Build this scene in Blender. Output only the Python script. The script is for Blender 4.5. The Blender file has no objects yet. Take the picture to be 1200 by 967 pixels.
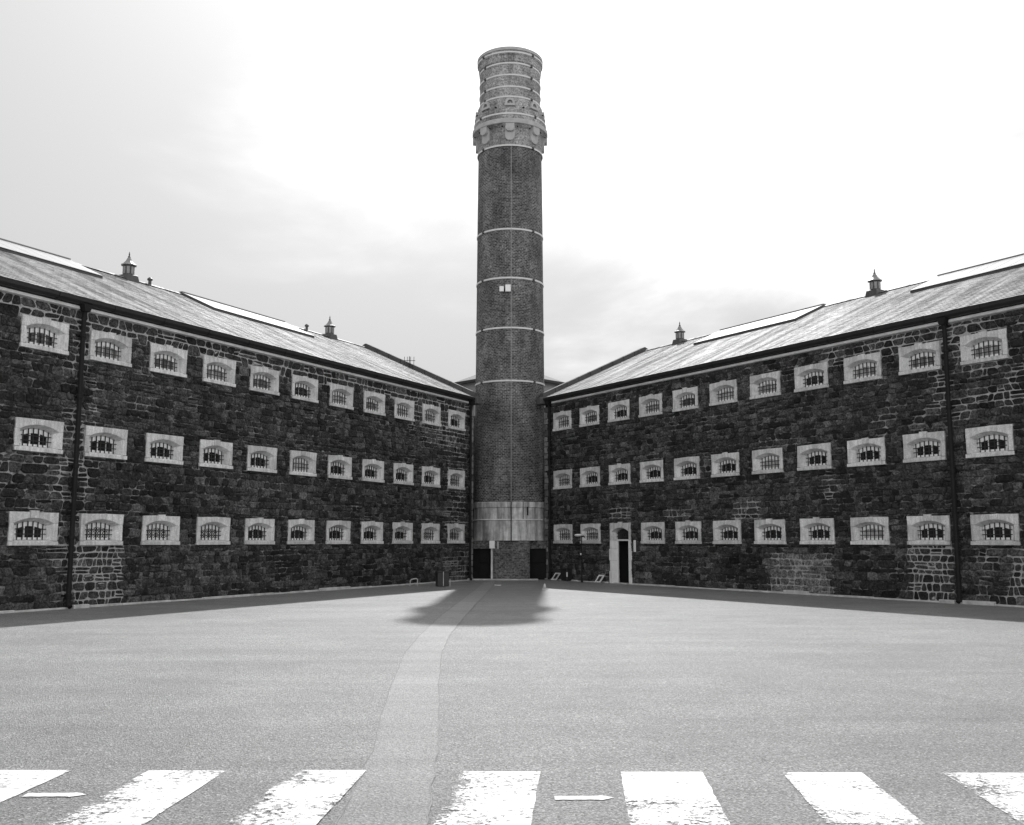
import bpy, bmesh, math, random
from mathutils import Vector, Matrix, noise as mnoise
random.seed(7)
R = math.radians
C = bpy.context.scene.collection
scene = bpy.context.scene

# ------------------------------------------------------------------ camera
cam_d = bpy.data.cameras.new('camera')
cam = bpy.data.objects.new('camera', cam_d); C.objects.link(cam)
cam.location = (0, 0, 1.8)
cam.rotation_euler = (R(90 + 7.319), 0, 0)
cam_d.sensor_width = 36.0
cam_d.lens = 36.0 * 1169.66 / 1200.0
cam_d.clip_start = 0.1
cam_d.clip_end = 3000
scene.camera = cam

# ------------------------------------------------------------------ world, sun, exposure
SUN_EL, SUN_AZ = 46.0, 1.8          # degrees; azimuth to the right of straight ahead
world = bpy.data.worlds.new('World'); scene.world = world
world.use_nodes = True
wn, wl = world.node_tree.nodes, world.node_tree.links
wn.clear()
def wnode(t, **k):
    n = wn.new(t)
    for a, b in k.items(): setattr(n, a, b)
    return n
def wmath(op, a, b=None, clamp=False):
    n = wnode('ShaderNodeMath', operation=op, use_clamp=clamp)
    for i, v in enumerate((a, b)):
        if v is None: continue
        if isinstance(v, (int, float)): n.inputs[i].default_value = v
        else: wl.new(v, n.inputs[i])
    return n.outputs[0]
sky = wnode('ShaderNodeTexSky', sky_type='NISHITA')
sky.sun_disc = False
sky.sun_elevation = R(SUN_EL); sky.sun_rotation = R(-SUN_AZ)
sky.altitude = 50; sky.air_density = 1.0; sky.dust_density = 10.0
bw = wnode('ShaderNodeRGBToBW'); wl.new(sky.outputs[0], bw.inputs[0])
tc = wnode('ShaderNodeTexCoord')
sep = wnode('ShaderNodeSeparateXYZ'); wl.new(tc.outputs['Generated'], sep.inputs[0])
zz = wmath('ADD', wmath('MAXIMUM', sep.outputs[2], 0.0), 0.22)
cx = wmath('DIVIDE', sep.outputs[0], zz); cy = wmath('DIVIDE', sep.outputs[1], zz)
comb = wnode('ShaderNodeCombineXYZ'); wl.new(cx, comb.inputs[0]); wl.new(cy, comb.inputs[1])
def cloud(scale, detail, off, rough=.5, dist=0.0):
    mp = wnode('ShaderNodeMapping'); mp.inputs['Location'].default_value = off
    wl.new(comb.outputs[0], mp.inputs['Vector'])
    n = wnode('ShaderNodeTexNoise'); n.inputs['Scale'].default_value = scale
    n.inputs['Detail'].default_value = detail; n.inputs['Roughness'].default_value = rough
    n.inputs['Distortion'].default_value = dist
    wl.new(mp.outputs[0], n.inputs['Vector']); return n.outputs['Fac']
big = cloud(0.18, 2.0, (21.79, -6.75, -8.92))
fine = cloud(1.3, 6.0, (1.7, 5.2, 0), .55, .4)
cl = wmath('ADD', wmath('MULTIPLY', big, 0.72), wmath('MULTIPLY', fine, 0.28))
ramp = wnode('ShaderNodeMapRange', interpolation_type='SMOOTHSTEP')
wl.new(cl, ramp.inputs['Value'])
ramp.inputs['From Min'].default_value = 0.44; ramp.inputs['From Max'].default_value = 0.92
ramp.inputs['To Min'].default_value = 0.156; ramp.inputs['To Max'].default_value = 1.3
glow = wmath('ADD', wmath('MULTIPLY', bw.outputs[0], 0.45), 11.0)
total = wmath('MULTIPLY', ramp.outputs[0], glow)
bg = wnode('ShaderNodeBackground'); bg.inputs['Strength'].default_value = 0.145
wl.new(total, bg.inputs['Color'])
wo = wnode('ShaderNodeOutputWorld'); wl.new(bg.outputs[0], wo.inputs[0])

sun_d = bpy.data.lights.new('sun', 'SUN'); sun_d.energy = 2.0; sun_d.angle = R(1.1); sun_d.color = (1, 1, 1)
sun = bpy.data.objects.new('sun', sun_d); C.objects.link(sun)
sd = Vector((-math.sin(R(SUN_AZ)) * math.cos(R(SUN_EL)), -math.cos(R(SUN_AZ)) * math.cos(R(SUN_EL)), -math.sin(R(SUN_EL))))
sun.rotation_euler = sd.to_track_quat('-Z', 'Y').to_euler()
sun.location = (0, 60, 60)
vs = scene.view_settings
vs.view_transform = 'Standard'; vs.look = 'None'; vs.exposure = 1.05; vs.gamma = 1.0; vs.use_curve_mapping = False
scene.render.engine = 'CYCLES'

# ------------------------------------------------------------------ materials (the photograph is black and white: all greys)
MATS = {}
class NT:
    def __init__(s, name):
        s.m = bpy.data.materials.new(name); s.m.use_nodes = True
        s.n, s.l = s.m.node_tree.nodes, s.m.node_tree.links
        s.b = s.n['Principled BSDF']; s.tc = None
        s.out = s.n['Material Output']
        MATS[name] = s.m
    def node(s, t, **k):
        n = s.n.new(t)
        for a, b in k.items(): setattr(n, a, b)
        return n
    def put(s, sock, v):
        if isinstance(v, (int, float)): sock.default_value = v if sock.type == 'VALUE' else (v, v, v, 1)
        else: s.l.new(v, sock)
    def math(s, op, a, b=None, c=None, clamp=False):
        n = s.node('ShaderNodeMath', operation=op, use_clamp=clamp)
        for i, v in enumerate((a, b, c)):
            if v is not None: s.put(n.inputs[i], v)
        return n.outputs[0]
    def rng(s, v, a, b, c, d, smooth=False):
        n = s.node('ShaderNodeMapRange')
        if smooth: n.interpolation_type = 'SMOOTHSTEP'
        for nm, x in zip(('Value', 'From Min', 'From Max', 'To Min', 'To Max'), (v, a, b, c, d)): s.put(n.inputs[nm], x)
        return n.outputs[0]
    def coord(s, kind='Object', scale=(1, 1, 1), loc=(0, 0, 0)):
        if not s.tc: s.tc = s.node('ShaderNodeTexCoord')
        mp = s.node('ShaderNodeMapping'); mp.inputs['Scale'].default_value = scale; mp.inputs['Location'].default_value = loc
        s.l.new(s.tc.outputs[kind], mp.inputs['Vector']); return mp.outputs[0]
    def world(s, scale=(1, 1, 1)):
        g = s.node('ShaderNodeNewGeometry'); mp = s.node('ShaderNodeMapping'); mp.inputs['Scale'].default_value = scale
        s.l.new(g.outputs['Position'], mp.inputs['Vector']); return mp.outputs[0]
    def noise(s, vec, scale, detail=4, rough=.55, dist=0):
        n = s.node('ShaderNodeTexNoise'); s.l.new(vec, n.inputs['Vector'])
        n.inputs['Scale'].default_value = scale; n.inputs['Detail'].default_value = detail
        n.inputs['Roughness'].default_value = rough; n.inputs['Distortion'].default_value = dist
        return n.outputs['Fac']
    def attr(s, nm):
        n = s.node('ShaderNodeAttribute', attribute_name=nm); return n.outputs['Fac']
    def bump(s, h, strength, dist):
        n = s.node('ShaderNodeBump'); n.inputs['Strength'].default_value = strength; n.inputs['Distance'].default_value = dist
        s.l.new(h, n.inputs['Height']); s.l.new(n.outputs[0], s.b.inputs['Normal'])
    def base(s, v): s.put(s.b.inputs['Base Color'], v)
    def rough(s, v): s.put(s.b.inputs['Roughness'], v)
    def spec(s, v): s.b.inputs['Specular IOR Level'].default_value = v

def simple(name, c, rough=.6, var=.25, scale=3.0, bump=.0, bscale=40, spec=.5, metal=0):
    t = NT(name); v = t.world()
    n = t.noise(v, scale, 5, .6)
    t.base(t.rng(n, .25, .75, c * (1 - var), c * (1 + var)))
    t.rough(rough); t.spec(spec); t.b.inputs['Metallic'].default_value = metal
    if bump: t.bump(t.noise(v, bscale, 4), bump, .01)
    return t.m

# rubble stone
t = NT('basalt'); v = t.world()
n1 = t.noise(v, 5.0, 6, .65); n2 = t.noise(v, 17.0, 6, .8); n3 = t.noise(v, 0.5, 3, .5)
tone = t.attr('tone')
b0 = t.math('MULTIPLY', t.rng(tone, 0, 1, .010, .13), t.rng(n1, .3, .72, .35, 1.9))
b0 = t.math('MULTIPLY', b0, t.rng(n2, .37, .63, .15, 2.15))
b0 = t.math('MULTIPLY', b0, t.rng(n3, .3, .7, .7, 1.3))
lime = t.math('MULTIPLY', t.rng(t.noise(v, 13, 5, .7), .62, .69, 0, 1), t.rng(t.noise(v, .9, 3, .6), .44, .6, 0, 1))
b0 = t.math('ADD', b0, t.math('MULTIPLY', lime, .16))
t.base(b0); t.rough(.82); t.spec(.25)
t.bump(t.math('ADD', n1, t.math('MULTIPLY', n2, .9)), 1.0, .07)
# mortar behind the stones: dirty joints, pale where repointed
t = NT('mortar'); v = t.world()
n1 = t.noise(v, 7.0, 5, .6); n2 = t.noise(v, 40, 3, .6)
p = t.attr('pointing')
pm = t.rng(t.math('ADD', p, t.math('MULTIPLY', t.math('SUBTRACT', n1, .5), 1.3)), .3, .75, 0, 1)
dirty = t.math('ADD', t.rng(n1, .3, .75, .015, .06), t.rng(t.noise(v, 3.2, 4, .65), .50, .64, 0, .17))
pale = t.rng(n2, .3, .7, .25, .48)
mix = t.node('ShaderNodeMix'); t.l.new(pm, mix.inputs['Factor']); t.l.new(dirty, mix.inputs['A']); t.l.new(pale, mix.inputs['B'])
t.base(mix.outputs['Result']); t.rough(.9); t.spec(.2); t.bump(n2, .5, .02)
# dressed pale stone of window surrounds
t = NT('dressed_stone'); v = t.world(); vs_ = t.world((3.0, 3.0, .6))
n1 = t.noise(v, 2.2, 6, .65); n2 = t.noise(vs_, 3.5, 4, .6); n3 = t.noise(v, 30, 4, .6)
b0 = t.math('MULTIPLY', t.rng(n1, .3, .7, .50, .78), t.rng(n2, .32, .60, .72, 1.04))
b0 = t.math('MULTIPLY', b0, t.rng(n3, .3, .7, .74, 1.16)); b0 = t.math('MULTIPLY', b0, t.rng(t.node('ShaderNodeObjectInfo').outputs['Random'], 0, 1, .84, 1.1))
t.base(b0); t.rough(.75); t.spec(.3); t.bump(t.math('ADD', n3, n1), .35, .012)
t = NT('limewash'); v = t.world(); n1 = t.noise(v, 3, 6, .65)
t.base(t.rng(n1, .3, .65, .62, .8)); t.rough(.7); t.bump(t.noise(v, 40, 3), .3, .008)
t = NT('quoin_stone'); v = t.world(); n1 = t.noise(v, 4, 6, .65); ob = t.node('ShaderNodeObjectInfo').outputs['Random']
t.base(t.math('MULTIPLY', t.rng(n1, .3, .7, .08, .22), t.rng(ob, 0, 1, .5, 1.6))); t.rough(.8); t.bump(t.noise(v, 25, 4), .5, .02)
# plinth
t = NT('plinth_stone'); v = t.world(); n1 = t.noise(v, 3, 6, .7)
t.base(t.rng(n1, .3, .7, .26, .6)); t.rough(.8); t.bump(t.noise(v, 30, 3), .4, .01)
# slates
t = NT('slate'); oc = t.coord('Object'); st = t.coord('Object', (1.6, .16, .16))
isl = t.node('ShaderNodeNewGeometry').outputs['Random Per Island']
n1 = t.noise(st, 1.4, 5, .65); n2 = t.noise(oc, 18, 3, .6); n3 = t.noise(oc, .35, 2, .5)
b0 = t.math('MULTIPLY', t.rng(n1, .40, .60, .07, .27), t.rng(isl, 0, 1, .88, 1.12))
b0 = t.math('MULTIPLY', b0, t.rng(n3, .3, .7, .8, 1.2))
t.base(b0); t.rough(t.rng(n1, .38, .62, .68, .52)); t.spec(.3); t.bump(n2, .25, .01)
# chimney brick, uses the uv map in metres
def brick(name, lo, hi, mort, soot=None):
    t = NT(name); uv = t.coord('UV'); v = t.world()
    bt = t.node('ShaderNodeTexBrick'); t.l.new(uv, bt.inputs['Vector'])
    bt.inputs['Scale'].default_value = 1.0; bt.inputs['Brick Width'].default_value = .17; bt.inputs['Row Height'].default_value = .078
    bt.inputs['Mortar Size'].default_value = .010; bt.inputs['Mortar Smooth'].default_value = .3; bt.inputs['Bias'].default_value = -.1
    bt.inputs['Color1'].default_value = (0, 0, 0, 1); bt.inputs['Color2'].default_value = (1, 1, 1, 1); bt.inputs['Mortar'].default_value = (.5, .5, .5, 1)
    n1 = t.noise(v, .8, 5, .6); n2 = t.noise(v, 14, 4, .6); wv = t.noise(t.world((1, 1, .25)), 1.7, 4, .6)
    tone = t.rng(bt.outputs['Color'], 0, 1, lo, hi)
    mx = t.node('ShaderNodeMix'); t.l.new(bt.outputs['Fac'], mx.inputs['Factor']); t.l.new(tone, mx.inputs['A']); mx.inputs['B'].default_value = mort
    b0 = t.math('MULTIPLY', mx.outputs['Result'], t.rng(n1, .3, .7, .65, 1.3))
    b0 = t.math('MULTIPLY', b0, t.rng(n2, .35, .65, .5, 1.5)); b0 = t.math('MULTIPLY', b0, t.rng(wv, .32, .68, .6, 1.3))
    t.base(b0); t.rough(.85); t.spec(.3)
    h = t.math('ADD', t.math('MULTIPLY', bt.outputs['Fac'], -1.0), t.math('MULTIPLY', n2, .4))
    t.bump(h, .6, .012); return t.m
brick('chimney_brick', .04, .145, .23)
brick('crown_brick', .23, .32, .29)
brick('base_brick', .06, .17, .15)
simple('crown_stone', .38, .8, .2, 3, .3)
simple('band_paint', .56, .5, .1, 6)
simple('iron', .010, .7, .3, 6, spec=.25)
simple('clamp_iron', .05, .6, .3, 6)
simple('gutter_iron', .012, .5, .35, 3)
simple('bar_iron', .010, .6, .3, 8)
simple('fascia_paint', .74, .6, .25, 2.5)
simple('frame_paint', .86, .5, .06, 5)
simple('dark_glass', .02, .12, .2, 2, spec=.6)
t = NT('pale_glass'); v = t.world(); ob = t.node('ShaderNodeObjectInfo').outputs['Random']
t.base(t.math('MULTIPLY', t.rng(t.noise(v, 3.1, 4), .35, .65, .4, .85), t.rng(ob, 0, 1, .12, 1.0))); t.rough(.3)
simple('hall_slate', .07, .75, .2, 2)
simple('skylight_glass', .45, .25, .15, .6)
simple('ridge_metal', .2, .5, .2, 3)
simple('lead', .06, .5, .3, 3, .2)
simple('coping_stone', .07, .8, .35, 3, .4)
simple('vent_metal', .05, .5, .35, 6)
simple('vent_cap', .22, .45, .3, 6)
simple('hall_render', .26, .8, .15, 1)
simple('dark_door', .008, .8, .3, 3, spec=.2)
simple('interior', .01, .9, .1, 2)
simple('bin_paint', .018, .45, .3, 6)
simple('white_paint', .75, .45, .08, 6)
simple('cable', .35, .5, .1, 6)
# stained concrete drum
t = NT('concrete'); v = t.world(); sv = t.world((2.3, 2.3, .22))
n1 = t.noise(sv, 1.1, 5, .7); n2 = t.noise(v, 3, 5, .65); n3 = t.noise(v, 35, 3)
b0 = t.math('MULTIPLY', t.rng(n1, .36, .58, .16, .62), t.rng(n2, .3, .7, .6, 1.2))
t.base(b0); t.rough(.8); t.bump(n3, .4, .01)
# asphalt
def asphalt(name, lo, hi, rough, k=1.0):
    t = NT(name); v = t.world()
    g = t.noise(v, 60, 4, .8); g2 = t.noise(v, 30, 3, .65); m = t.noise(v, 1.1, 6, .62, .3); L = t.noise(v, .16, 5, .6, .6)
    vo = t.node('ShaderNodeTexVoronoi'); t.l.new(v, vo.inputs['Vector']); vo.inputs['Scale'].default_value = 60
    sp = t.math('ADD', t.rng(vo.outputs['Color'], .1, .9, 1 - .65 * k, 1 + .5 * k), t.rng(vo.outputs['Color'], .86, .97, 0, 1.0 * k))
    b0 = t.math('MULTIPLY', t.rng(m, .3, .7, lo, hi), t.math('MULTIPLY', t.rng(L, .3, .7, .84, 1.16), t.rng(t.noise(t.world((.12, .9, 1)), 1.3, 5, .65, .5), .3, .7, .86, 1.14)))
    b0 = t.math('MULTIPLY', b0, t.rng(g, .36, .64, 1 - .6 * k, 1 + .6 * k)); b0 = t.math('MULTIPLY', b0, sp)
    b0 = t.math('MULTIPLY', b0, t.rng(g2, .3, .7, .82, 1.18))
    b0 = t.math('MULTIPLY', b0, t.rng(t.noise(v, .55, 7, .72, 1.2), .60, .72, 1.0, .80))
    t.base(b0); t.rough(rough); t.spec(.5)
    t.bump(t.math('ADD', g, t.math('MULTIPLY', vo.outputs['Distance'], .8)), .8, .02)
asphalt('asphalt', .195, .24, .5, .85)
asphalt('asphalt_patch', .25, .27, .5, .45)
simple('asphalt_seal', .09, .6, .5, 3, .3)
# worn road paint: paint flakes away where the noise says so
t = NT('road_paint'); v = t.world(); a = t.noise(v, 22, 5, .7); b_ = t.noise(v, 1.5, 3, .6); e = t.attr('edge')
w = t.math('ADD', t.math('MULTIPLY', a, .65), t.math('MULTIPLY', b_, .55)); w = t.math('SUBTRACT', w, t.math('MULTIPLY', e, .2))
w = t.math('ADD', w, t.math('MULTIPLY', t.math('SUBTRACT', t.noise(v, 85, 4, .8), .5), .55))
al = t.rng(w, .46, .53, 0, 1)
t.base(t.math('MULTIPLY', t.rng(a, .3, .7, .55, .82), t.rng(t.noise(v, 4, 6, .7), .35, .6, .72, 1.0))); t.rough(.6)
t.put(t.b.inputs['Alpha'], al); t.bump(a, .3, .01)

# ------------------------------------------------------------------ mesh helpers
def link(name, me, mat=None, parent=None, kind=None, label=None, cat=None, group=None, loc=None, rot=None):
    o = bpy.data.objects.new(name, me); C.objects.link(o)
    if mat and me is not None and not me.materials: me.materials.append(MATS[mat])
    if parent: o.parent = parent
    if loc: o.location = loc
    if rot: o.rotation_euler = rot
    if kind: o['kind'] = kind
    if label: o['label'] = label
    if cat: o['category'] = cat
    if group: o['group'] = group
    return o
class MB:
    def __init__(s): s.v = []; s.f = []
    def face(s, pts):
        i = len(s.v); s.v += [tuple(p) for p in pts]; s.f.append(tuple(range(i, i + len(pts))))
    def box(s, x0, x1, y0, y1, z0, z1):
        i = len(s.v)
        s.v += [(x, y, z) for z in (z0, z1) for y in (y0, y1) for x in (x0, x1)]
        for q in ((0, 2, 3, 1), (4, 5, 7, 6), (0, 1, 5, 4), (2, 6, 7, 3), (0, 4, 6, 2), (1, 3, 7, 5)): s.f.append(tuple(i + k for k in q))
        return s
    def prism(s, front, back):
        n = len(front); i = len(s.v); s.v += [tuple(p) for p in front] + [tuple(p) for p in back]
        s.f.append(tuple(i + k for k in range(n))); s.f.append(tuple(i + n + k for k in reversed(range(n))))
        for k in range(n):
            j = (k + 1) % n; s.f.append((i + j, i + k, i + n + k, i + n + j))
        return s
    def tube(s, pts, r, seg=8, cap=True):
        pts = [Vector(p) for p in pts]; i0 = len(s.v); n = len(pts); up = None
        for k, p in enumerate(pts):
            d = (pts[min(k + 1, n - 1)] - pts[max(k - 1, 0)]).normalized()
            if up is None: up = Vector((0, 0, 1)) if abs(d.z) < .9 else Vector((0, 1, 0))
            a = d.cross(up).normalized(); b = a.cross(d).normalized(); up = b
            rr = r[k] if isinstance(r, (list, tuple)) else r
            for q in range(seg):
                th = 2 * math.pi * q / seg; s.v.append(tuple(p + a * (rr * math.cos(th)) + b * (rr * math.sin(th))))
        for k in range(n - 1):
            for q in range(seg):
                q2 = (q + 1) % seg
                s.f.append((i0 + k * seg + q, i0 + k * seg + q2, i0 + (k + 1) * seg + q2, i0 + (k + 1) * seg + q))
        if cap:
            s.f.append(tuple(i0 + q for q in reversed(range(seg)))); s.f.append(tuple(i0 + (n - 1) * seg + q for q in range(seg)))
        return s
    def lathe(s, prof, seg=24, cx=0, cy=0, rot=0, cap=True):
        i0 = len(s.v); n = len(prof)
        for (r, z) in prof:
            for q in range(seg):
                th = rot + 2 * math.pi * q / seg; s.v.append((cx + r * math.cos(th), cy + r * math.sin(th), z))
        for k in range(n - 1):
            for q in range(seg):
                q2 = (q + 1) % seg
                s.f.append((i0 + k * seg + q, i0 + k * seg + q2, i0 + (k + 1) * seg + q2, i0 + (k + 1) * seg + q))
        if cap:
            s.f.append(tuple(i0 + q for q in reversed(range(seg)))); s.f.append(tuple(i0 + (n - 1) * seg + q for q in range(seg)))
        return s
    def mesh(s, name, bevel=0, smooth=False, weld=False):
        me = bpy.data.meshes.new(name); me.from_pydata(s.v, [], s.f); me.update()
        bm = bmesh.new(); bm.from_mesh(me)
        if weld: bmesh.ops.remove_doubles(bm, verts=bm.verts, dist=1e-5)
        bmesh.ops.recalc_face_normals(bm, faces=bm.faces)
        if bevel: bmesh.ops.bevel(bm, geom=list(bm.edges), offset=bevel, segments=1, affect='EDGES', clamp_overlap=True)
        if smooth:
            for f in bm.faces: f.smooth = True
        bm.to_mesh(me); bm.free()
        if smooth: me.set_sharp_from_angle(angle=R(35))
        return me
def put(name, mb, mat, parent=None, bevel=0, smooth=False, **k):
    return link(name, mb.mesh(name, bevel, smooth), mat, parent, **k)
def empty(name, loc=(0, 0, 0), rz=0, **k):
    o = link(name, None, **k); o.location = loc; o.rotation_euler = (0, 0, rz); o.empty_display_size = .3; return o

# ------------------------------------------------------------------ the yard
g = MB(); g.face([(-400, -300, 0), (400, -300, 0), (400, 600, 0), (-400, 600, 0)])
put('ground', g, 'asphalt', kind='structure')
# reinstated trench that winds from the camera to the chimney
tr = [(4.0, -1.02, -.46), (6.65, -1.116, -.545), (8.9, -1.2, -.64), (11.1, -1.387, -.786), (13.1, -1.528, -.939), (16.5, -1.728, -1.134), (19.5, -1.762, -1.191),
      (23.7, -1.73, -1.133), (28.3, -1.618, -1.047), (32.5, -1.506, -.931), (37, -1.37, -.85), (41.5, -1.28, -.75), (45.2, -1.25, -.74)]
def tr_at(y):
    for a, b in zip(tr, tr[1:]):
        if a[0] <= y <= b[0]:
            k = (y - a[0]) / (b[0] - a[0]); k = k * k * (3 - 2 * k) * .3 + k * .7
            return a[1] + (b[1] - a[1]) * k, a[2] + (b[2] - a[2]) * k
    return tr[-1][1:]
def strip(name, fl, fr, z, mat, y0=4.0, y1=45.2, n=240, **k):
    mb = MB(); rows = []
    for i in range(n + 1):
        y = y0 * (y1 / y0) ** (i / n); rows.append((y, fl(y), fr(y)))
    for (ya, la, ra), (yb, lb, rb) in zip(rows, rows[1:]): mb.face([(la, ya, z), (ra, ya, z), (rb, yb, z), (lb, yb, z)])
    return link(name, mb.mesh(name, weld=True), mat, **k)
def jit(y, s): return mnoise.noise((y * 2.3, s, 0)) * .02 + mnoise.noise((y * 9, s, 4)) * .008
strip('trench_patch', lambda y: tr_at(y)[0] + jit(y, 1), lambda y: tr_at(y)[1] + jit(y, 5), .004, 'asphalt_patch', kind='structure')
for sgn, sd_ in ((0, 1), (1, 5)):
    strip('patch_seam', lambda y: tr_at(y)[sgn] + jit(y, sd_) - .006 - .006 * mnoise.noise((y * 5, sd_, 9)), lambda y: tr_at(y)[sgn] + jit(y, sd_) + .003 + .007 * mnoise.noise((y * 4, sd_, 2)), .008, 'asphalt_seal', kind='structure')

# zebra crossing
def painted(name, poly_rows, z, label=None, **k):
    me = bpy.data.meshes.new(name); nx = len(poly_rows[0])
    vs_ = [(p[0], p[1], z) for r in poly_rows for p in r]
    fs = [(j * nx + i, j * nx + i + 1, (j + 1) * nx + i + 1, (j + 1) * nx + i) for j in range(len(poly_rows) - 1) for i in range(nx - 1)]
    me.from_pydata(vs_, [], fs); me.update()
    at = me.attributes.new('edge', 'FLOAT', 'POINT')
    vals = []
    for j, r in enumerate(poly_rows):
        for i, p in enumerate(r): vals.append(k.get('wear', lambda i, j: 0)(i / (nx - 1), j / (len(poly_rows) - 1)))
    at.data.foreach_set('value', vals)
    return link(name, me, 'road_paint', label=label, cat=k.get('cat'), group=k.get('group'), kind=k.get('kind'))
stripes = [(-5.38, -4.75), (-4.11, -3.47), (-2.86, -2.25), (-1.72, -1.14), (-.40, .222), (.85, 1.492), (2.11, 2.735), (3.36, 3.99), (4.62, 5.25)]
for i, (xa, xb) in enumerate(stripes):
    yt = 8.125 - .012 * (xa + xb) / 2; yb = 5.75
    heavy = {3: .75, 2: .5, 4: .5, 6: .55, 5: .45, 7: .5}.get(i, .32)
    def wear(u, v, i=i, heavy=heavy):
        e = max(0, 1 - u / .16) + max(0, 1 - (1 - u) / .10) * .6
        w = e * (.2 if i > 6 else .4) + heavy * (.6 - .5 * u)
        if i in (6, 5): w = e * .4 + heavy * (1.2 - 1.6 * v)
        if i == 3: w = e * .5 + .75 * max(0, .75 - u) + .3 * max(0, .6 - v)
        return w
    rows = []
    for j in range(25):
        y = yb + (yt - yb) * j / 24; sh = -.068 * (yt - y)
        rows.append([(xa + (xb - xa) * q / 12 + sh + (.012 * mnoise.noise((y * 6, i, q // 12)) if q in (0, 12) else 0), y) for q in range(13)])
    painted('crossing_stripe', rows, .0125 if i == 3 else .006, wear=wear, kind='structure')
for (xa, xb, y) in ((.30, .72, 7.31), (-3.468, -3.032, 7.395)):
    n = 14; rows = [[], [], []]
    for q in range(n + 1):
        u = q / n; hw = .050 + .004 * math.sin(q * 2.1)
        if u > .72: hw = .085 * (1 - (u - .72) / .28)
        x = xa + (xb - xa) * u
        for k, s in enumerate((-1, 0, 1)): rows[k].append((x, y + s * hw + .008 * u))
    painted('painted_arrow', rows, .006, wear=lambda u, v: -.3, kind='structure')

# ------------------------------------------------------------------ cell wings
WIN = dict(w=1.43, h=.86, a=.585, zb=.12, zs=.575, zc=.715, ab=.425, zbb=.165, zsb=.50, zcb=.595, D=.185)
def arc(half, zs, zc, x):
    # segmental arch height at x
    r = (half * half + (zc - zs) ** 2) / (2 * (zc - zs)); c = zc - r
    return c + math.sqrt(max(r * r - x * x, 0))
def surround_meshes(seed, key_up=.05):
    rnd = random.Random(seed); W = WIN; hw = W['w'] / 2; F = -.05; D = W['D']; G = .003
    j = lambda s=.008: rnd.uniform(-s, s)
    out = {}
    # front outline of the opening at x -> matching rear point
    def back(x, z):
        fx = x / W['a'] * W['ab']
        if z <= W['zb'] + 1e-6: return (fx, D, W['zbb'])
        if z <= W['zs'] + 1e-6 and abs(abs(x) - W['a']) < 1e-6: return (fx, D, W['zbb'] + (z - W['zb']) / (W['zs'] - W['zb']) * (W['zsb'] - W['zbb']))
        return (fx, D, arc(W['ab'], W['zsb'], W['zcb'], fx))
    def block(poly, inner):
        fr = [(x, F + (rnd.uniform(-.004, .004)), z) for x, z in poly]
        fy = rnd.uniform(-.006, .004)
        fr = [(x, F + fy, z) for x, z in poly]
        bk = [back(x, z) if q in inner else (x, .12, z) for q, (x, z) in enumerate(poly)]
        return MB().prism(fr, bk)
    a, zs, zb = W['a'], W['zs'], W['zb']
    # sill
    s = MB(); so = .012
    s.prism([(-hw - so + j(), F - .03, j(.004)), (hw + so + j(), F - .03, j(.004)), (hw + so, F - .03, zb - G - .012), (-hw - so, F - .03, zb - G - .012)],
            [(-hw - so, .12, 0), (hw + so, .12, 0), (hw + so, .12, zb - G), (-hw - so, .12, zb - G)])
    s.prism([(-a + .005, F - .012, zb - .03), (a - .005, F - .012, zb - .03), (a - .005, F - .012, zb - G + .001), (-a + .005, F - .012, zb - G + .001)],
            [(-W['ab'] - .01, D, zb - .03), (W['ab'] + .01, D, zb - .03), (W['ab'] + .01, D, W['zbb']), (-W['ab'] - .01, D, W['zbb'])])
    out['sill'] = s.mesh('sill', .008)
    # jambs
    for nm, sg in (('jamb_a', -1), ('jamb_b', 1)):
        p = [(sg * a, zb), (sg * (hw + j(.012)), zb), (sg * (hw + j(.012)), zs - G), (sg * a, zs - G)]
        if sg < 0: p = p[::-1]
        inner = [q for q, (x, z) in enumerate(p) if abs(abs(x) - a) < 1e-6]
        out[nm] = block(p, inner).mesh('jamb', .006)
    # arch stones, keystone between them
    kx = .115
    for nm, sg in (('arch_a', -1), ('arch_b', 1)):
        xs = [a - (a - kx - G) * q / 5 for q in range(6)]
        p = [(sg * x, arc(a, zs, W['zc'], x) if q else zs) for q, x in enumerate(xs)]
        top = W['h'] + j(.012)
        p += [(sg * (kx + G + .02), top), (sg * (hw + j(.012)), W['h'] + j(.012)), (sg * (hw + j(.006)), zs)]
        inner = list(range(6))
        if sg > 0:
            p = p[::-1]; inner = [len(p) - 1 - q for q in inner]
        out[nm] = block(p, inner).mesh('arch_stone', .006)
    p = [(-kx, arc(a, zs, W['zc'], kx)), (0, W['zc']), (kx, arc(a, zs, W['zc'], kx)), (kx + .02, W['h'] + key_up + j(.01)), (-kx - .02, W['h'] + key_up + j(.01))]
    F -= .012
    out['key'] = block(p, [0, 1, 2]).mesh('keystone', .006)
    return out
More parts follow.
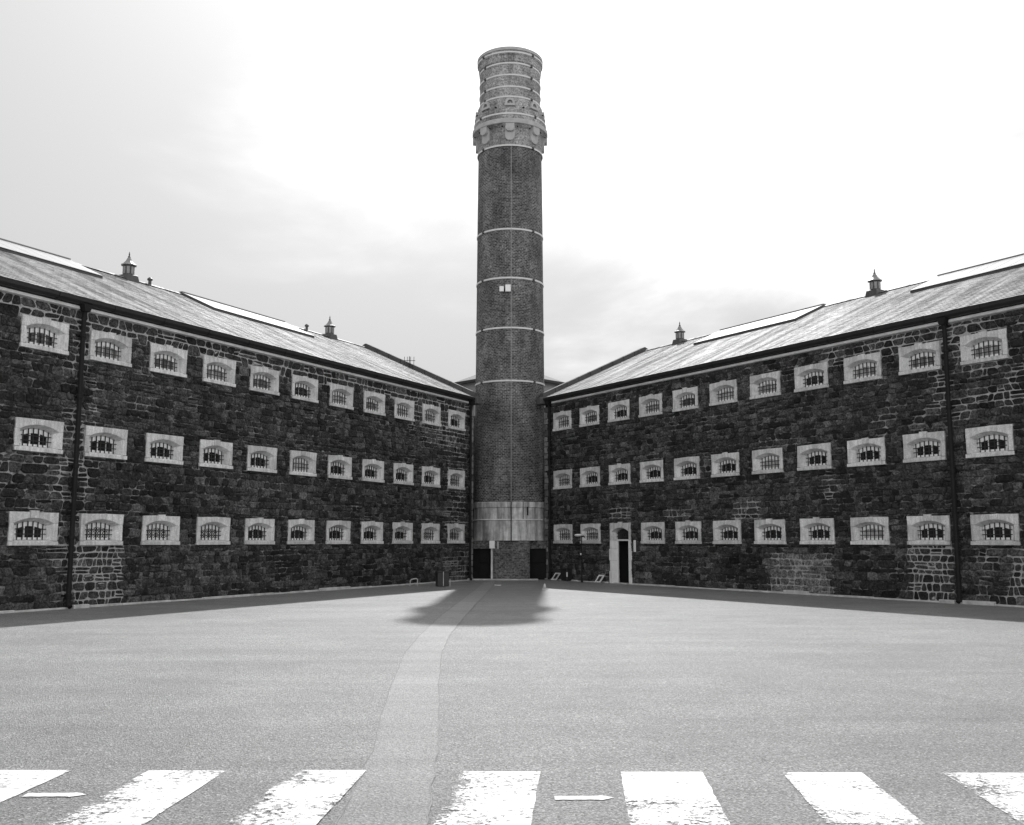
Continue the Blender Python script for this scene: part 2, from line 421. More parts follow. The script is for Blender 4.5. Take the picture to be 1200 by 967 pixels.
def window_inner():
    W = WIN; ab, zb, zs, zc = W['ab'], W['zbb'], W['zsb'], W['zcb']; y = W['D'] - .005
    out = {}
    f = MB()
    f.box(-ab, ab, y - .04, y + .03, zb - .02, zb + .045); f.box(-ab - .02, -ab + .05, y - .04, y + .03, zb + .045, zs + .02); f.box(ab - .05, ab + .02, y - .04, y + .03, zb + .045, zs + .02)
    xs = [-ab + 2 * ab * q / 10 for q in range(11)]
    up = [(x, arc(ab, zs, zc, x) + .02) for x in xs]; lo = [(x, arc(ab, zs, zc, x) - .09) for x in xs]
    for q in range(10):
        P = [lo[q], lo[q + 1], up[q + 1], up[q]]
        f.prism([(x, y - .041, z) for x, z in P], [(x, y + .028, z) for x, z in P])
    for x in (-.14, .14): f.box(x - .014, x + .014, y - .03, y + .02, zb + .045, zs + .06)
    out['frame'] = f.mesh('window_frame')
    gl = MB(); P = [(-ab, zb), (ab, zb)] + [(x, z) for x, z in reversed(up)]
    gl.prism([(x, y + .0, z) for x, z in P], [(x, y + .02, z) for x, z in P]); out['glass'] = gl.mesh('glass')
    b = MB(); yb = y - .075
    for q in range(6):
        x = -ab + .05 + (2 * ab - .10) * q / 5
        b.tube([(x, yb, zb - .03), (x, yb, arc(ab, zs, zc, x) + .04)], .0165, 6)
    for z in (zb + .13, zb + .26): b.box(-ab - .03, ab + .03, yb - .024, yb - .014, z - .012, z + .012)
    out['bars'] = b.mesh('bars')
    m = MB(); ym = y - .05
    for k in range(-9, 12):
        for sg in (-1, 1):
            x0, x1 = -ab, ab; pts = []
            for q in range(13):
                x = -ab + 2 * ab * q / 12; z = zb + .21 + sg * (x - k * .085) * 1.0
                if zb < z < arc(ab, zs, zc, x) + .02: pts.append((x, ym + .004 * sg, z))
            if len(pts) > 1: m.tube([pts[0], pts[-1]], .0075, 4, False)
    out['mesh'] = m.mesh('wire_mesh')
    return out
SUR = [surround_meshes(s, ku) for s, ku in ((1, .03), (2, -.004), (3, .045), (4, .012))]
INN = window_inner()
INN_PALE = {k: v.copy() for k, v in INN.items() if k == 'glass'}
def add_window(parent, x, z, k, style):
    w = link('window', None, parent=parent, loc=(x, 0, z)); S = SUR[k % len(SUR)]
    if k % 2: pass
    link('sill', S['sill'], 'dressed_stone', w); link('jamb', S['jamb_a'], 'dressed_stone', w); link('jamb', S['jamb_b'], 'dressed_stone', w)
    link('arch_stone', S['arch_a'], 'dressed_stone', w); link('arch_stone', S['arch_b'], 'dressed_stone', w); link('keystone', S['key'], 'dressed_stone', w)
    link('window_frame', INN['frame'], 'frame_paint', w)
    if style == 'pale': link('glass', INN_PALE['glass'], 'pale_glass', w)
    else: link('glass', INN['glass'], 'dark_glass', w)
    if style == 'mesh': link('wire_mesh', INN['mesh'], 'frame_paint', w)
    link('bars', INN['bars'], 'bar_iron', w)
    return w

def clip_half(poly, axis, val, keep_less):
    out = []; n = len(poly)
    for i in range(n):
        p, q = poly[i], poly[(i + 1) % n]
        ip = (p[axis] <= val) == keep_less; iq = (q[axis] <= val) == keep_less
        if ip: out.append(p)
        if ip != iq:
            k = (val - p[axis]) / (q[axis] - p[axis]); out.append((p[0] + (q[0] - p[0]) * k, p[1] + (q[1] - p[1]) * k))
    return out
def area(p): return .5 * sum(p[i][0] * p[(i + 1) % len(p)][1] - p[(i + 1) % len(p)][0] * p[i][1] for i in range(len(p)))

def build_wall(root, name_seed, x0, x1, ztop, rects, pointing, palefn, cam_local):
    rnd = random.Random(name_seed)
    # --- backing with holes at the windows
    xs = {x0, x1}; zs = {0.0, ztop}
    for r in rects: xs |= {r[0] + .03, r[1] - .03}; zs |= {max(0, r[2] + .03) if r[2] > .05 else 0.0, r[3] - .03}
    def fill(vals, step):
        vals = sorted(vals); o = []
        for a, b in zip(vals, vals[1:]):
            n = max(1, math.ceil((b - a) / step)); o += [a + (b - a) * i / n for i in range(n)]
        return o + [vals[-1]]
    X = fill(xs, .12); Z = fill(zs, .12); nx = len(X)
    verts = [(x, 0, z) for z in Z for x in X]; faces = []
    for j in range(len(Z) - 1):
        zc = (Z[j] + Z[j + 1]) / 2
        for i in range(nx - 1):
            xc = (X[i] + X[i + 1]) / 2
            if any(r[0] + .03 < xc < r[1] - .03 and r[2] - .1 < zc < r[3] - .03 and (r[2] < .05 or zc > r[2] + .03) for r in rects): continue
            faces.append((j * nx + i, j * nx + i + 1, (j + 1) * nx + i + 1, (j + 1) * nx + i))
    me = bpy.data.meshes.new('wall'); me.from_pydata(verts, [], faces); me.update()
    at = me.attributes.new('pointing', 'FLOAT', 'POINT'); at.data.foreach_set('value', [pointing(x, z) for x, y, z in verts])
    wall = link('wall', me, 'mortar', root)
    # --- stones
    stones = []
    z = .02; course = 0
    bounds = [z]
    while z < ztop - .12:
        h = rnd.uniform(.14, .27) if z < 7.5 else rnd.uniform(.22, .34)
        if ztop - z - h < .14: h = ztop - z
        z = min(z + h, ztop); bounds.append(z)
    def bz(k, x):
        if k == 0 or k == len(bounds) - 1: return bounds[k]
        return bounds[k] + .04 * mnoise.noise((x * .55, k * 7.3, name_seed)) + .03 * mnoise.noise((x * 2.6, k * 3.1, name_seed))
    for k in range(len(bounds) - 1):
        x = x0 + .01; hh = bounds[k + 1] - bounds[k]; sl = rnd.uniform(-.03, .03)
        while x < x1 - .02:
            small = pointing(x + .2, bounds[k]) > .75 and bounds[k] < 1.7
            wd = min(max(rnd.lognormvariate(math.log((.30 if bounds[k] < 7.4 else .36) if not small else .22), .42), .11), .8)
            if x1 - x - wd < .15: wd = x1 - x - .01
            sl2 = rnd.uniform(-.05, .05) * (1.6 if bounds[k] > 7.4 else 1)
            if x1 - x - wd < .05: sl2 = 0
            xa, xb = x, x + wd
            quad = [(xa - sl, bz(k, xa)), (xb - sl2, bz(k, xb)), (xb + sl2, bz(k + 1, xb)), (xa + sl, bz(k + 1, xa))]
            parts = [quad]
            if hh > .2 and rnd.random() < (.22 if not small else .35) and wd > .2:
                f1, f2 = rnd.uniform(.35, .65), rnd.uniform(.35, .65)
                ml = tuple(quad[0][i] + (quad[3][i] - quad[0][i]) * f1 for i in (0, 1)); mr = tuple(quad[1][i] + (quad[2][i] - quad[1][i]) * f2 for i in (0, 1))
                parts = [[quad[0], quad[1], mr, ml], [ml, mr, quad[2], quad[3]]]
            elif wd > .5 and rnd.random() < .35:
                f1, f2 = rnd.uniform(.3, .7), rnd.uniform(.3, .7)
                mb_ = tuple(quad[0][i] + (quad[1][i] - quad[0][i]) * f1 for i in (0, 1)); mt = tuple(quad[3][i] + (quad[2][i] - quad[3][i]) * f2 for i in (0, 1))
                parts = [[quad[0], mb_, mt, quad[3]], [mb_, quad[1], quad[2], mt]]
            stones += parts
            x += wd; sl = sl2
    solids = []
    for q in stones:
        # clip against openings
        ok = True
        for r in rects:
            bx0 = min(p[0] for p in q); bx1 = max(p[0] for p in q); bz0 = min(p[1] for p in q); bz1 = max(p[1] for p in q)
            if bx1 <= r[0] or bx0 >= r[1] or bz1 <= r[2] or bz0 >= r[3]: continue
            best = max((clip_half(q, 0, r[0], True), clip_half(q, 0, r[1], False), clip_half(q, 1, r[2], True), clip_half(q, 1, r[3], False)), key=lambda p: abs(area(p)) if len(p) > 2 else 0)
            if len(best) < 3: ok = False; break
            q = best
        if not ok or abs(area(q)) < .008: continue
        # chamfer the corners
        cx = sum(p[0] for p in q) / len(q); cz = sum(p[1] for p in q) / len(q)
        pt = pointing(cx, cz); n = len(q); oct_ = []
        for i in range(n):
            p, pr, nx_ = q[i], q[i - 1], q[(i + 1) % n]
            c1, c2 = rnd.uniform(.06, .3), rnd.uniform(.06, .3)
            oct_.append((p[0] + (pr[0] - p[0]) * c1, p[1] + (pr[1] - p[1]) * c1)); oct_.append((p[0] + (nx_[0] - p[0]) * c2, p[1] + (nx_[1] - p[1]) * c2))
        gap = rnd.uniform(.004, .012) + (.007 if pt > .5 else 0) * min(1, pt)
        wx = max(p[0] for p in oct_) - min(p[0] for p in oct_); wz = max(p[1] for p in oct_) - min(p[1] for p in oct_)
        proud = rnd.uniform(.012, .06) * (.5 if pt > .6 else 1)
        def ring(inset, y, jy):
            fx = max(.3, 1 - 2 * inset / wx); fz = max(.3, 1 - 2 * inset / wz)
            return [(cx + (p[0] - cx) * fx + rnd.uniform(-.004, .004), -y + rnd.uniform(-jy, jy), cz + (p[1] - cz) * fz + rnd.uniform(-.004, .004)) for p in oct_]
        m = len(oct_)
        r0 = ring(gap, -.004, 0); r1 = ring(gap + .006, proud * .65, .004); r2 = ring(gap + .022 + rnd.uniform(0, .03), proud, .012)
        vv = r0 + r1 + r2
        ff = []
        for a in (0, 1):
            for i in range(m):
                i2 = (i + 1) % m; ff.append((a * m + i, a * m + i2, (a + 1) * m + i2, (a + 1) * m + i))
        ff.append(tuple(2 * m + i for i in range(m)))
        tone = min(1, max(0, rnd.betavariate(1.6, 4.2)))
        tone = palefn(cx, cz, tone, rnd)
        # how large it shows
        d = (Vector((cx, 0, cz)) - cam_local)
        vis = visible(root, cx, cz)
        solids.append((vv, ff, tone, (wx * wz) / d.length_squared * (abs(d.y) / d.length) if vis else 0))
    solids.sort(key=lambda s: -s[3])
    V = []; Fc = []; T = []
    for k, (vv, ff, tone, sc) in enumerate(solids):
        if k < 300 and sc > 0:
            cx = sum(p[0] for p in vv) / len(vv); cz = sum(p[2] for p in vv) / len(vv)
            me = bpy.data.meshes.new('stone'); me.from_pydata([(p[0] - cx, p[1], p[2] - cz) for p in vv], [], ff); me.update()
            at = me.attributes.new('tone', 'FLOAT', 'POINT'); at.data.foreach_set('value', [tone] * len(vv))
            link('stone', me, 'basalt', wall, loc=(cx, 0, cz))
        else:
            b = len(V); V += vv; Fc += [tuple(b + i for i in f) for f in ff]; T += [tone] * len(vv)
    me = bpy.data.meshes.new('rubble_stones'); me.from_pydata(V, [], Fc); me.update()
    at = me.attributes.new('tone', 'FLOAT', 'POINT'); at.data.foreach_set('value', T)
    link('rubble_stones', me, 'basalt', wall, kind='stuff')
    return wall, len(solids)
FPX, PIT = 1169.66, R(7.319)
def visible(root, x, z):
    p = root.matrix_basis @ Vector((x, 0, z)); dz = p.z - 1.8
    d = p.y * math.cos(PIT) + dz * math.sin(PIT); u = -p.y * math.sin(PIT) + dz * math.cos(PIT)
    return abs(p.x / d * FPX) < 600 and abs(u / d * FPX) < 483.5 and d > 0

def blob(x, z, bx, bz, rx, rz):
    return max(0, 1 - ((x - bx) / rx) ** 2 - ((z - bz) / rz) ** 2)
def boxm(x, z, xa, xb, za, zb, soft=.12):
    return max(0, min(1, (x - xa) / soft + .5, (xb - x) / soft + .5, (z - za) / soft + .5, (zb - z) / soft + .5))

def make_wing(side, o, ang, d, w, rows, label, ztop, zg, zridge, x_in, x_out, sky_spans, vents, pipes, pipe_xs):
    """side -1: the corner lies at +x, +1: at -x (local x runs to the viewer's right along the wall, y into the building)"""
    root = empty('cell_block', (o[0], o[1], 0), ang, label=label, cat='building', group='stone cell blocks of the gaol')
    bpy.context.view_layer.update()
    X = (lambda s: -s) if side < 0 else (lambda s: s)
    x0, x1 = min(X(x_in), X(x_out)), max(X(x_in), X(x_out))
    rects = []; wins = []
    for n in range(13):
        for r, zb in enumerate(rows):
            if side > 0 and n == 2 and r == 0: continue
            xc = X(n * d + w / 2); wins.append((n, r, xc, zb))
            rects.append((xc - WIN['w'] / 2 - .012, xc + WIN['w'] / 2 + .012, zb - .01, zb + WIN['h'] + .005))
    if side > 0: rects.append((4.20, 5.64, 0, 2.56))
    seed = 11 if side < 0 else 23
    def pointing(x, z):
        s = abs(x) if (x < 0) == (side < 0) else -abs(x)
        n1 = mnoise.noise((x * .45, z * .7, seed)); n2 = mnoise.noise((x * 1.4, z * 1.8, seed + 5))
        v = .24 + .30 * n1 + .40 * n2
        if side < 0:
            v += .85 * boxm(x, z, -40, 2, 7.62 + .12 * n2, 9, .2)
            v += .8 * boxm(s, z, 19.2, 20.75, .0, 1.68, .1)
            v += .45 * boxm(s, z, 20.3, 21.55, .0, 8.2, .3) * (.65 + .6 * n2)
            v += .55 * boxm(s, z, -1, 4.6, 5.9, 8, .5) * (.7 + .5 * n1) + .3 * boxm(s, z, -1, 1.8, 0, 6, .4)
            v += .3 * boxm(s, z, 21.4, 26, 2.7, 4.2, .5)
        else:
            v += .45 * boxm(x, z, 16, 40, 7.55 + .1 * n2, 9, .25) * (.8 + n1)
            v += .95 * boxm(s, z, 18.95, 20.45, .0, 1.66, .1)
            v += .5 * boxm(s, z, 13.2, 16.1, .0, 1.35, .3)
            v += .55 * boxm(s, z, 21.2, 24.5, .1, 1.6, .3) * (.7 + .8 * n2)
            v += .7 * boxm(s, z, 4.2, 5.6, 2.7, 3.2, .15) + .55 * boxm(s, z, 7.8, 9.3, 2.7, 3.05, .15) + .65 * boxm(s, z, 11.6, 12.9, 2.6, 3.3, .2)
            v += .35 * boxm(s, z, 17.6, 24, 5.2, 8, .6) * (.6 + n2)
        return v
    def palefn(x, z, tone, rnd):
        s = abs(x)
        if side > 0:
            if boxm(s, z, 13.3, 15.9, 0, 1.3 + .15 * mnoise.noise((x * 2, z, 1)), .2) > .5: tone = min(1, tone + rnd.uniform(.4, 1.0))
        if rnd.random() < .012: tone = min(1, tone + rnd.uniform(.25, .55))
        tone += .10 * mnoise.noise((x * .3, z * .5, seed + 9))
        if pointing(x, z) > .7 and rnd.random() < .8: tone *= .8
        return min(1, max(.0, tone))
    cam_local = root.matrix_basis.inverted() @ Vector((0, 0, 1.8))
    wall, ns = build_wall(root, seed, x0, x1, ztop, rects, pointing, palefn, cam_local)
    meshy = {(-1, 9, 0), (-1, 8, 0), (-1, 7, 0), (-1, 0, 1), (1, 0, 0), (1, 0, 1), (1, 0, 2), (-1, 1, 0), (1, 1, 0)}
    for (n, r, xc, zb) in wins:
        st = 'mesh' if (side, n, r) in meshy else 'dark'
        if r == 2: st = 'pale' if (n * 7 + (side > 0)) % 10 not in (0, 5) else 'dark'
        elif st == 'dark' and (n * 5 + r * 3 + (side > 0) * 2) % 7 == 0: st = 'pale'
        add_window(root, xc, zb, random.randrange(4), st)
    # gable end walls and rear wall
    e = -.25; off = 6.0; ez = zg + .10
    prof = [(.05, 0), (.05, ztop + .25), (off, zridge - .12), (2 * off - .05, ztop + .25), (2 * off - .05, 0)]
    xg = x1 - .04 if side < 0 else x0 + .04; xf = x0 + .04 if side < 0 else x1 - .04
    for xx, th in ((xg, -.3 if side < 0 else .3), (xf, .3 if side < 0 else -.3)):
        put('gable_wall', MB().prism([(xx, y, z) for y, z in prof], [(xx + th, y, z) for y, z in prof]), 'mortar', root)
    bwall = MB(); bwall.box(x0 + .4, x1 - .4, 2 * off - .5, 2 * off - .06, 0, ztop + .2); put('rear_wall', bwall, 'mortar', root)
    # quoins up the inner corner
    z = .0; k = 0; rq = random.Random(seed)
    while z < ztop - .1:
        h = rq.uniform(.24, .34); wd = .30 if k % 2 else .21
        xa, xb = (x1 - wd, x1 + .035) if side < 0 else (x0 - .035, x0 + wd)
        q = MB().box(xa, xb, -.055 - rq.uniform(0, .015), .25 if k % 2 else .36, z + .012, min(z + h - .012, ztop)); put('quoin', q, 'quoin_stone', wall, .022); z += h; k += 1
    # roof slabs
    rf = MB(); m = (zridge - ez) / (off - e); th = .1
    xa, xb = x0 - .02, x1 + .02
    rf.prism([(xa, e, ez), (xa, off, zridge), (xa, 2 * off - e, ez), (xa, 2 * off - e, ez - th), (xa, off, zridge - th), (xa, e, ez - th)],
             [(xb, e, ez), (xb, off, zridge), (xb, 2 * off - e, ez), (xb, 2 * off - e, ez - th), (xb, off, zridge - th), (xb, e, ez - th)])
    roof = put('roof', rf, 'lead', root)
    # slates in courses
    sl = MB(); L = math.hypot(off - e, zridge - ez); ux, uz = (off - e) / L, (zridge - ez) / L; nyv, nzv = -uz, ux
    ex = .205; rr = random.Random(seed + 2); c = 0; a = -.03
    while a < L - .1:
        x = xa + (.15 if c % 2 else 0) - .15
        while x < xb:
            xl, xr = max(x + .004, xa), min(x + .296, xb)
            if xr - xl > .05:
                t0 = .024 + rr.uniform(-.002, .004); t1 = .008; b1 = min(a + ex + .05, L); dj = rr.uniform(-.008, .008)
                P = lambda xx, aa, tt: (xx, e + ux * aa + nyv * tt, ez + uz * aa + nzv * tt)
                i = len(sl.v)
                sl.v += [P(xl, a + dj, t0), P(xr, a + dj, t0 + rr.uniform(-.002, .002)), P(xr, b1, t1), P(xl, b1, t1), P(xl, a + dj, .002), P(xr, a + dj, .002)]
                sl.f += [(i, i + 1, i + 2, i + 3), (i + 4, i + 5, i + 1, i), (i + 4, i, i + 3), (i + 5, i + 2, i + 1)]
            x += .3
        a += ex; c += 1
    put('slates', sl, 'slate', roof, kind='stuff')
    rg = MB(); rg.prism([(xa + .4, off - .13, zridge + .0), (xa + .4, off, zridge + .075), (xa + .4, off + .13, zridge)], [(xb - .4, off - .13, zridge), (xb - .4, off, zridge + .075), (xb - .4, off + .13, zridge)])
    put('ridge_cap', rg, 'slate', roof)
    # gable copings
    for gx, sg in ((xg, 1 if side < 0 else -1),):
        cp = MB(); wi = .34; xa_, xb_ = sorted((gx + sg * .10, gx - sg * (wi - .1)))
        for yy0, zz0, yy1, zz1 in ((e - .05, ez - .02, off, zridge), (off, zridge, 2 * off - e, ez)):
            n = 9
            for q in range(n):
                f0, f1 = q / n + .002, (q + 1) / n - .002
                A = (yy0 + (yy1 - yy0) * f0, zz0 + (zz1 - zz0) * f0); B = (yy0 + (yy1 - yy0) * f1, zz0 + (zz1 - zz0) * f1)
                cs = MB(); cs.prism([(xa_, A[0], A[1] - .05), (xb_, A[0], A[1] - .05), (xb_, A[0], A[1] + .24), (xa_, A[0], A[1] + .24)], [(xa_, B[0], B[1] - .05), (xb_, B[0], B[1] - .05), (xb_, B[0], B[1] + .24), (xa_, B[0], B[1] + .24)])
                put('coping_stone', cs, 'coping_stone', roof, .012)
        kn = MB(); kn.box(xa_ - .03, xb_ + .03, e - .22, .12, ez - .32, ez + .02); put('kneeler', kn, 'coping_stone', roof, .03)
    # gutter, fascia
    gt = MB()
    sec = [(-.08, zg + .06), (-.08, zg - .07), (-.16, zg - .10), (-.26, zg - .085), (-.32, zg - .02), (-.335, zg + .06), (-.30, zg + .06), (-.28, zg + .0), (-.12, zg - .02), (-.11, zg + .06)]
    gt.prism([(x0 - .02, y, z) for y, z in sec], [(x1 + .02, y, z) for y, z in sec])
    gut = put('gutter', gt, 'gutter_iron', root)
    x = x0 + .7
    while x < x1:
        jn = MB(); s2 = [(-.07, zg + .068), (-.07, zg - .085), (-.15, zg - .118), (-.265, zg - .10), (-.335, zg - .03), (-.352, zg + .07)]
        jn.prism([(x - .03, y, z) for y, z in s2], [(x + .03, y, z) for y, z in s2]); put('gutter_joint', jn, 'gutter_iron', gut); x += 1.83
    fa = MB(); px = sorted([x0 + .35] + [xx for p in pipe_xs for xx in (X(p) - .09, X(p) + .09)] + [x1 - .35])
    for a_, b_ in zip(px[::2], px[1::2]):
        if b_ - a_ > .1: fa.prism([(a_, -.02, zg - .215), (a_, -.10, zg - .195), (a_, -.11, zg - .12), (a_, -.02, zg - .10)], [(b_, -.02, zg - .215), (b_, -.10, zg - .195), (b_, -.11, zg - .12), (b_, -.02, zg - .10)])
    put('eaves_moulding', fa, 'fascia_paint', root)
    sof = MB().box(x0 + .02, x1 - .02, -.078, .05, zg - .098, zg + .1); put('fascia_board', sof, 'gutter_iron', root)
    # downpipes
    for p in pipe_xs:
        x = X(p); r = .064 if p > 1 else .055
        dp = MB(); dp.tube([(x, -.21, zg - .1), (x, -.21, zg - .2), (x, -.17, zg - .32), (x, -.15, zg - .45), (x, -.15, .22), (x, -.16, .12), (x, -.24, .05)], r, 10)
        pipe = put('downpipe', dp, 'iron', root, smooth=True)
        for zc in (.35, 1.9, 3.8, 5.7, 7.4):
            cl_ = MB(); cl_.lathe([(r + .004, zc - .05), (r + .022, zc - .045), (r + .022, zc + .045), (r + .004, zc + .05)], 10, x, -.15); cl_.box(x - r - .06, x + r + .06, -.075, .01, zc - .025, zc + .025); put('pipe_bracket', cl_, 'iron', pipe)
        hp = MB(); hp.prism([(x - .15, -.32, zg - .07), (x + .15, -.32, zg - .07), (x + .08, -.29, zg - .27), (x - .08, -.29, zg - .27)][::-1], [(x - .15, -.085, zg - .07), (x + .15, -.085, zg - .07), (x + .08, -.12, zg - .27), (x - .08, -.12, zg - .27)][::-1]); put('rainwater_head', hp, 'iron', pipe)
    # plinth stones along the foot
    x = x0 + .05; rp = random.Random(seed + 4)
    while x < x1 - .1:
        ln = rp.uniform(.9, 1.9); xe = min(x + ln, x1 - .05)
        if side > 0 and x < 5.75 and xe > 4.1:
            if x < 4.0: xe = 4.1
            else: x = 5.75; continue
        hgt = .05 + rp.uniform(-.012, .012) + (.06 if rp.random() < .12 else 0)
        if xe - x > .1: put('plinth_stone', MB().box(x + .006, xe - .006, -.12 - rp.uniform(0, .02), -.002, -.02, hgt), 'plinth_stone', wall, .012)
        x = xe
    for p in pipe_xs:
        if p > 1: put('pipe_base_block', MB().box(*sorted((X(p) + side * -.12, X(p) + side * -.62)), -.24, -.125, -.02, .10), 'plinth_stone', wall, .012)
    # skylights straddling the ridge
    for sa, sb in sky_spans:
        xa_, xb_ = sorted((X(sa), X(sb))); yl = 4.25; rise = .11
        zl = ez + m * (yl - e); sk = MB()
        cr = zridge + rise - .01
        secn = [(yl, zl - .02), (yl, zl + rise), (off, cr), (2 * off - yl, zl + rise), (2 * off - yl, zl - .02)]
        sk.prism([(xa_, y, z) for y, z in secn], [(xb_, y, z) for y, z in secn]); S = put('skylight', sk, 'lead', root)
        n = max(3, int((xb_ - xa_) / .62))
        for q in range(n):
            pa, pb = xa_ + (xb_ - xa_) * q / n + .012, xa_ + (xb_ - xa_) * (q + 1) / n - .012
            for ya, za, yb, zb in ((yl - .04, zl + rise - .02, off - .03, cr - .014), (2 * off - yl + .04, zl + rise - .02, off + .03, cr - .014)):
                pn = MB(); P4 = [(pa, ya, za + .012), (pb, ya, za + .012), (pb, yb, zb + .012), (pa, yb, zb + .012)]
                pn.prism(P4, [(x_, y_, z_ + .014) for x_, y_, z_ in P4]); put('pane', pn, 'skylight_glass', S)
        tp = MB().box(xa_ - .02, xb_ + .02, off - .09, off + .09, cr - .002, cr + .035); put('skylight_ridge', tp, 'ridge_metal', S)
    # ridge ventilators
    for s in vents:
        V_ = link('ventilator', None, parent=root, loc=(X(s), off, zridge)); H8 = math.pi / 8
        put('base', MB().prism([(-.30, -.30, -.14), (.30, -.30, -.14), (.30, .30, -.14), (-.30, .30, -.14)][::-1], [(-.24, -.24, .16), (.24, -.24, .16), (.24, .24, .16), (-.24, .24, .16)][::-1]), 'vent_metal', V_, .01)
        put('drum', MB().lathe([(.20, .15), (.20, .50), (.215, .50), (.215, .53)], 8, rot=H8), 'vent_metal', V_)
        for q in range(8):
            th = q * math.pi / 4; bx_ = MB().box(-.05, .05, -.012, .012, .20, .47); lv = put('louvre', bx_, 'vent_cap', V_); lv.location = (.193 * math.cos(th), .193 * math.sin(th), 0); lv.rotation_euler = (0, 0, th + math.pi / 2)
        put('cap', MB().lathe([(.285, .525), (.29, .55), (.21, .60), (.12, .70), (.07, .80), (.045, .84)], 8, rot=H8), 'vent_cap', V_)
        put('finial', MB().lathe([(.035, .835), (.055, .865), (.03, .89), (.02, .93), (.028, .95), (.006, 1.06)], 8), 'vent_metal', V_)
    for s in pipes:
        put('vent_pipe', MB().lathe([(.06, -.1), (.06, .16), (.10, .17), (.10, .22), (.04, .28)], 10), 'vent_metal', root, loc=(X(s), off - .05, zridge + .03))
    return root, wall, X

left, lwall, LX = make_wing(-1, (-2.2024, 45.7629), math.atan2(.887, .4612), 2.1463, 1.4412, (1.675, 4.102, 6.795),
    'dark rubble-stone cell block running to the left of the tall brick chimney', 8.12, 8.33, 11.33, -.74, 28.2,
    ((5.7, 11.75), (16.9, 23.4)), (14.32, 2.41), (13.35, 4.15), (21.10, -.34))
right, rwall, RX = make_wing(1, (1.9852, 46.7543), math.atan2(-.8467, .5320), 2.1116, 1.4129, (1.678, 4.172, 6.895),
    'dark rubble-stone cell block with the open doorway, right of the brick chimney', 8.22, 8.44, 11.42, -.73, 28.2,
    ((5.05, 11.1), (16.45, 23.3)), (13.63, 2.2), (), (20.70, -.19))

# doorway in the right block
D = link('doorway', None, parent=right, loc=(4.93, 0, 0))
hw = .70
for sg in (-1, 1):
    z = 0
    for k, h in enumerate((.52, .44, .50, .36)):
        o_ = .05 if k % 2 == 0 else 0.0
        P = [(sg * .56, z + .003), (sg * (hw + o_), z + .003), (sg * (hw + o_), z + h - .003), (sg * .56, z + h - .003)]
        if sg > 0: P = P[::-1]
        Q = [((sg * .51) if abs(abs(x) - .56) < 1e-6 else x, .24 if abs(abs(x) - .56) < 1e-6 else .12, zz_) for x, zz_ in P]
        put('jamb_stone', MB().prism([(x, -.06, zz_) for x, zz_ in P], Q), 'limewash', D, .008); z += h
S_ = SUR[0]
ztr = 1.82; dh = .57; az = ztr + .36
for sg in (-1, 1):
    xs = [dh - (dh - .118) * q / 5 for q in range(6)]
    P = [(sg * dh, ztr + .006)] + [(sg * x, az + (arc(dh, .0, .17, x))) for x in xs] + [(sg * .138, 2.54), (sg * hw, 2.55), (sg * hw, ztr + .006)]
    if sg > 0: P = P[::-1]
    Q = []
    for x, zz_ in P:
        inn = zz_ < 2.53 and abs(x) < dh + .01
        Q.append((x * .80, .23, zz_ - (.06 if zz_ > ztr + .1 else 0)) if inn else (x, .12, zz_))
    put('arch_stone', MB().prism([(x, -.05, zz_) for x, zz_ in P], Q), 'dressed_stone', D, .006)
ka = az + arc(dh, 0, .17, .112)
P = [(-.112, ka), (0, az + .17), (.112, ka), (.132, 2.59), (-.132, 2.59)]
put('keystone', MB().prism([(x, -.065, z_) for x, z_ in P], [(x, .23 if z_ < 2.5 else .12, z_ - (.06 if z_ < 2.5 else 0)) for x, z_ in P]), 'dressed_stone', D, .006)
fr = MB(); fr.box(-.52, -.45, .17, .25, 0, 1.79); fr.box(.45, .52, .17, .25, 0, 1.79); fr.box(-.54, .54, .168, .252, 1.79, 1.86); put('door_frame', fr, 'white_paint', D, .006)
tg = MB()
for x in (-.36, -.24, -.12, 0, .12, .24, .36): tg.tube([(x, .15, 1.86), (x, .15, 2.40)], .013, 6)
for z in (1.98, 2.12, 2.24): tg.box(-.46, .46, .142, .154, z - .012, z + .012)
put('fanlight_bars', tg, 'bar_iron', D)
put('fanlight_glass', MB().box(-.50, .50, .20, .22, 1.865, 2.46), 'dark_glass', D)
put('door_leaf', MB().box(.43, .47, .27, 1.1, .02, 1.78), 'dark_door', D, .006)
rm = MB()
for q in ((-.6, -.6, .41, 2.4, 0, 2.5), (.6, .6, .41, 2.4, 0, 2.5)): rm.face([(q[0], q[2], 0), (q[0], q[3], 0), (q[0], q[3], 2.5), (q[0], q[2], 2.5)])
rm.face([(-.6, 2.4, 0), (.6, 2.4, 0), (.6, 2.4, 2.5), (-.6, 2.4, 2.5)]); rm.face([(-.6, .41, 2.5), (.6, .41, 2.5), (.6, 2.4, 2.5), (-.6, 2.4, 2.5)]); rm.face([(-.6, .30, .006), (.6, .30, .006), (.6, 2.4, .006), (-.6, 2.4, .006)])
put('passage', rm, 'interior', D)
put('threshold', MB().box(-.43, .43, -.12, .34, -.02, .035), 'plinth_stone', D, .01)

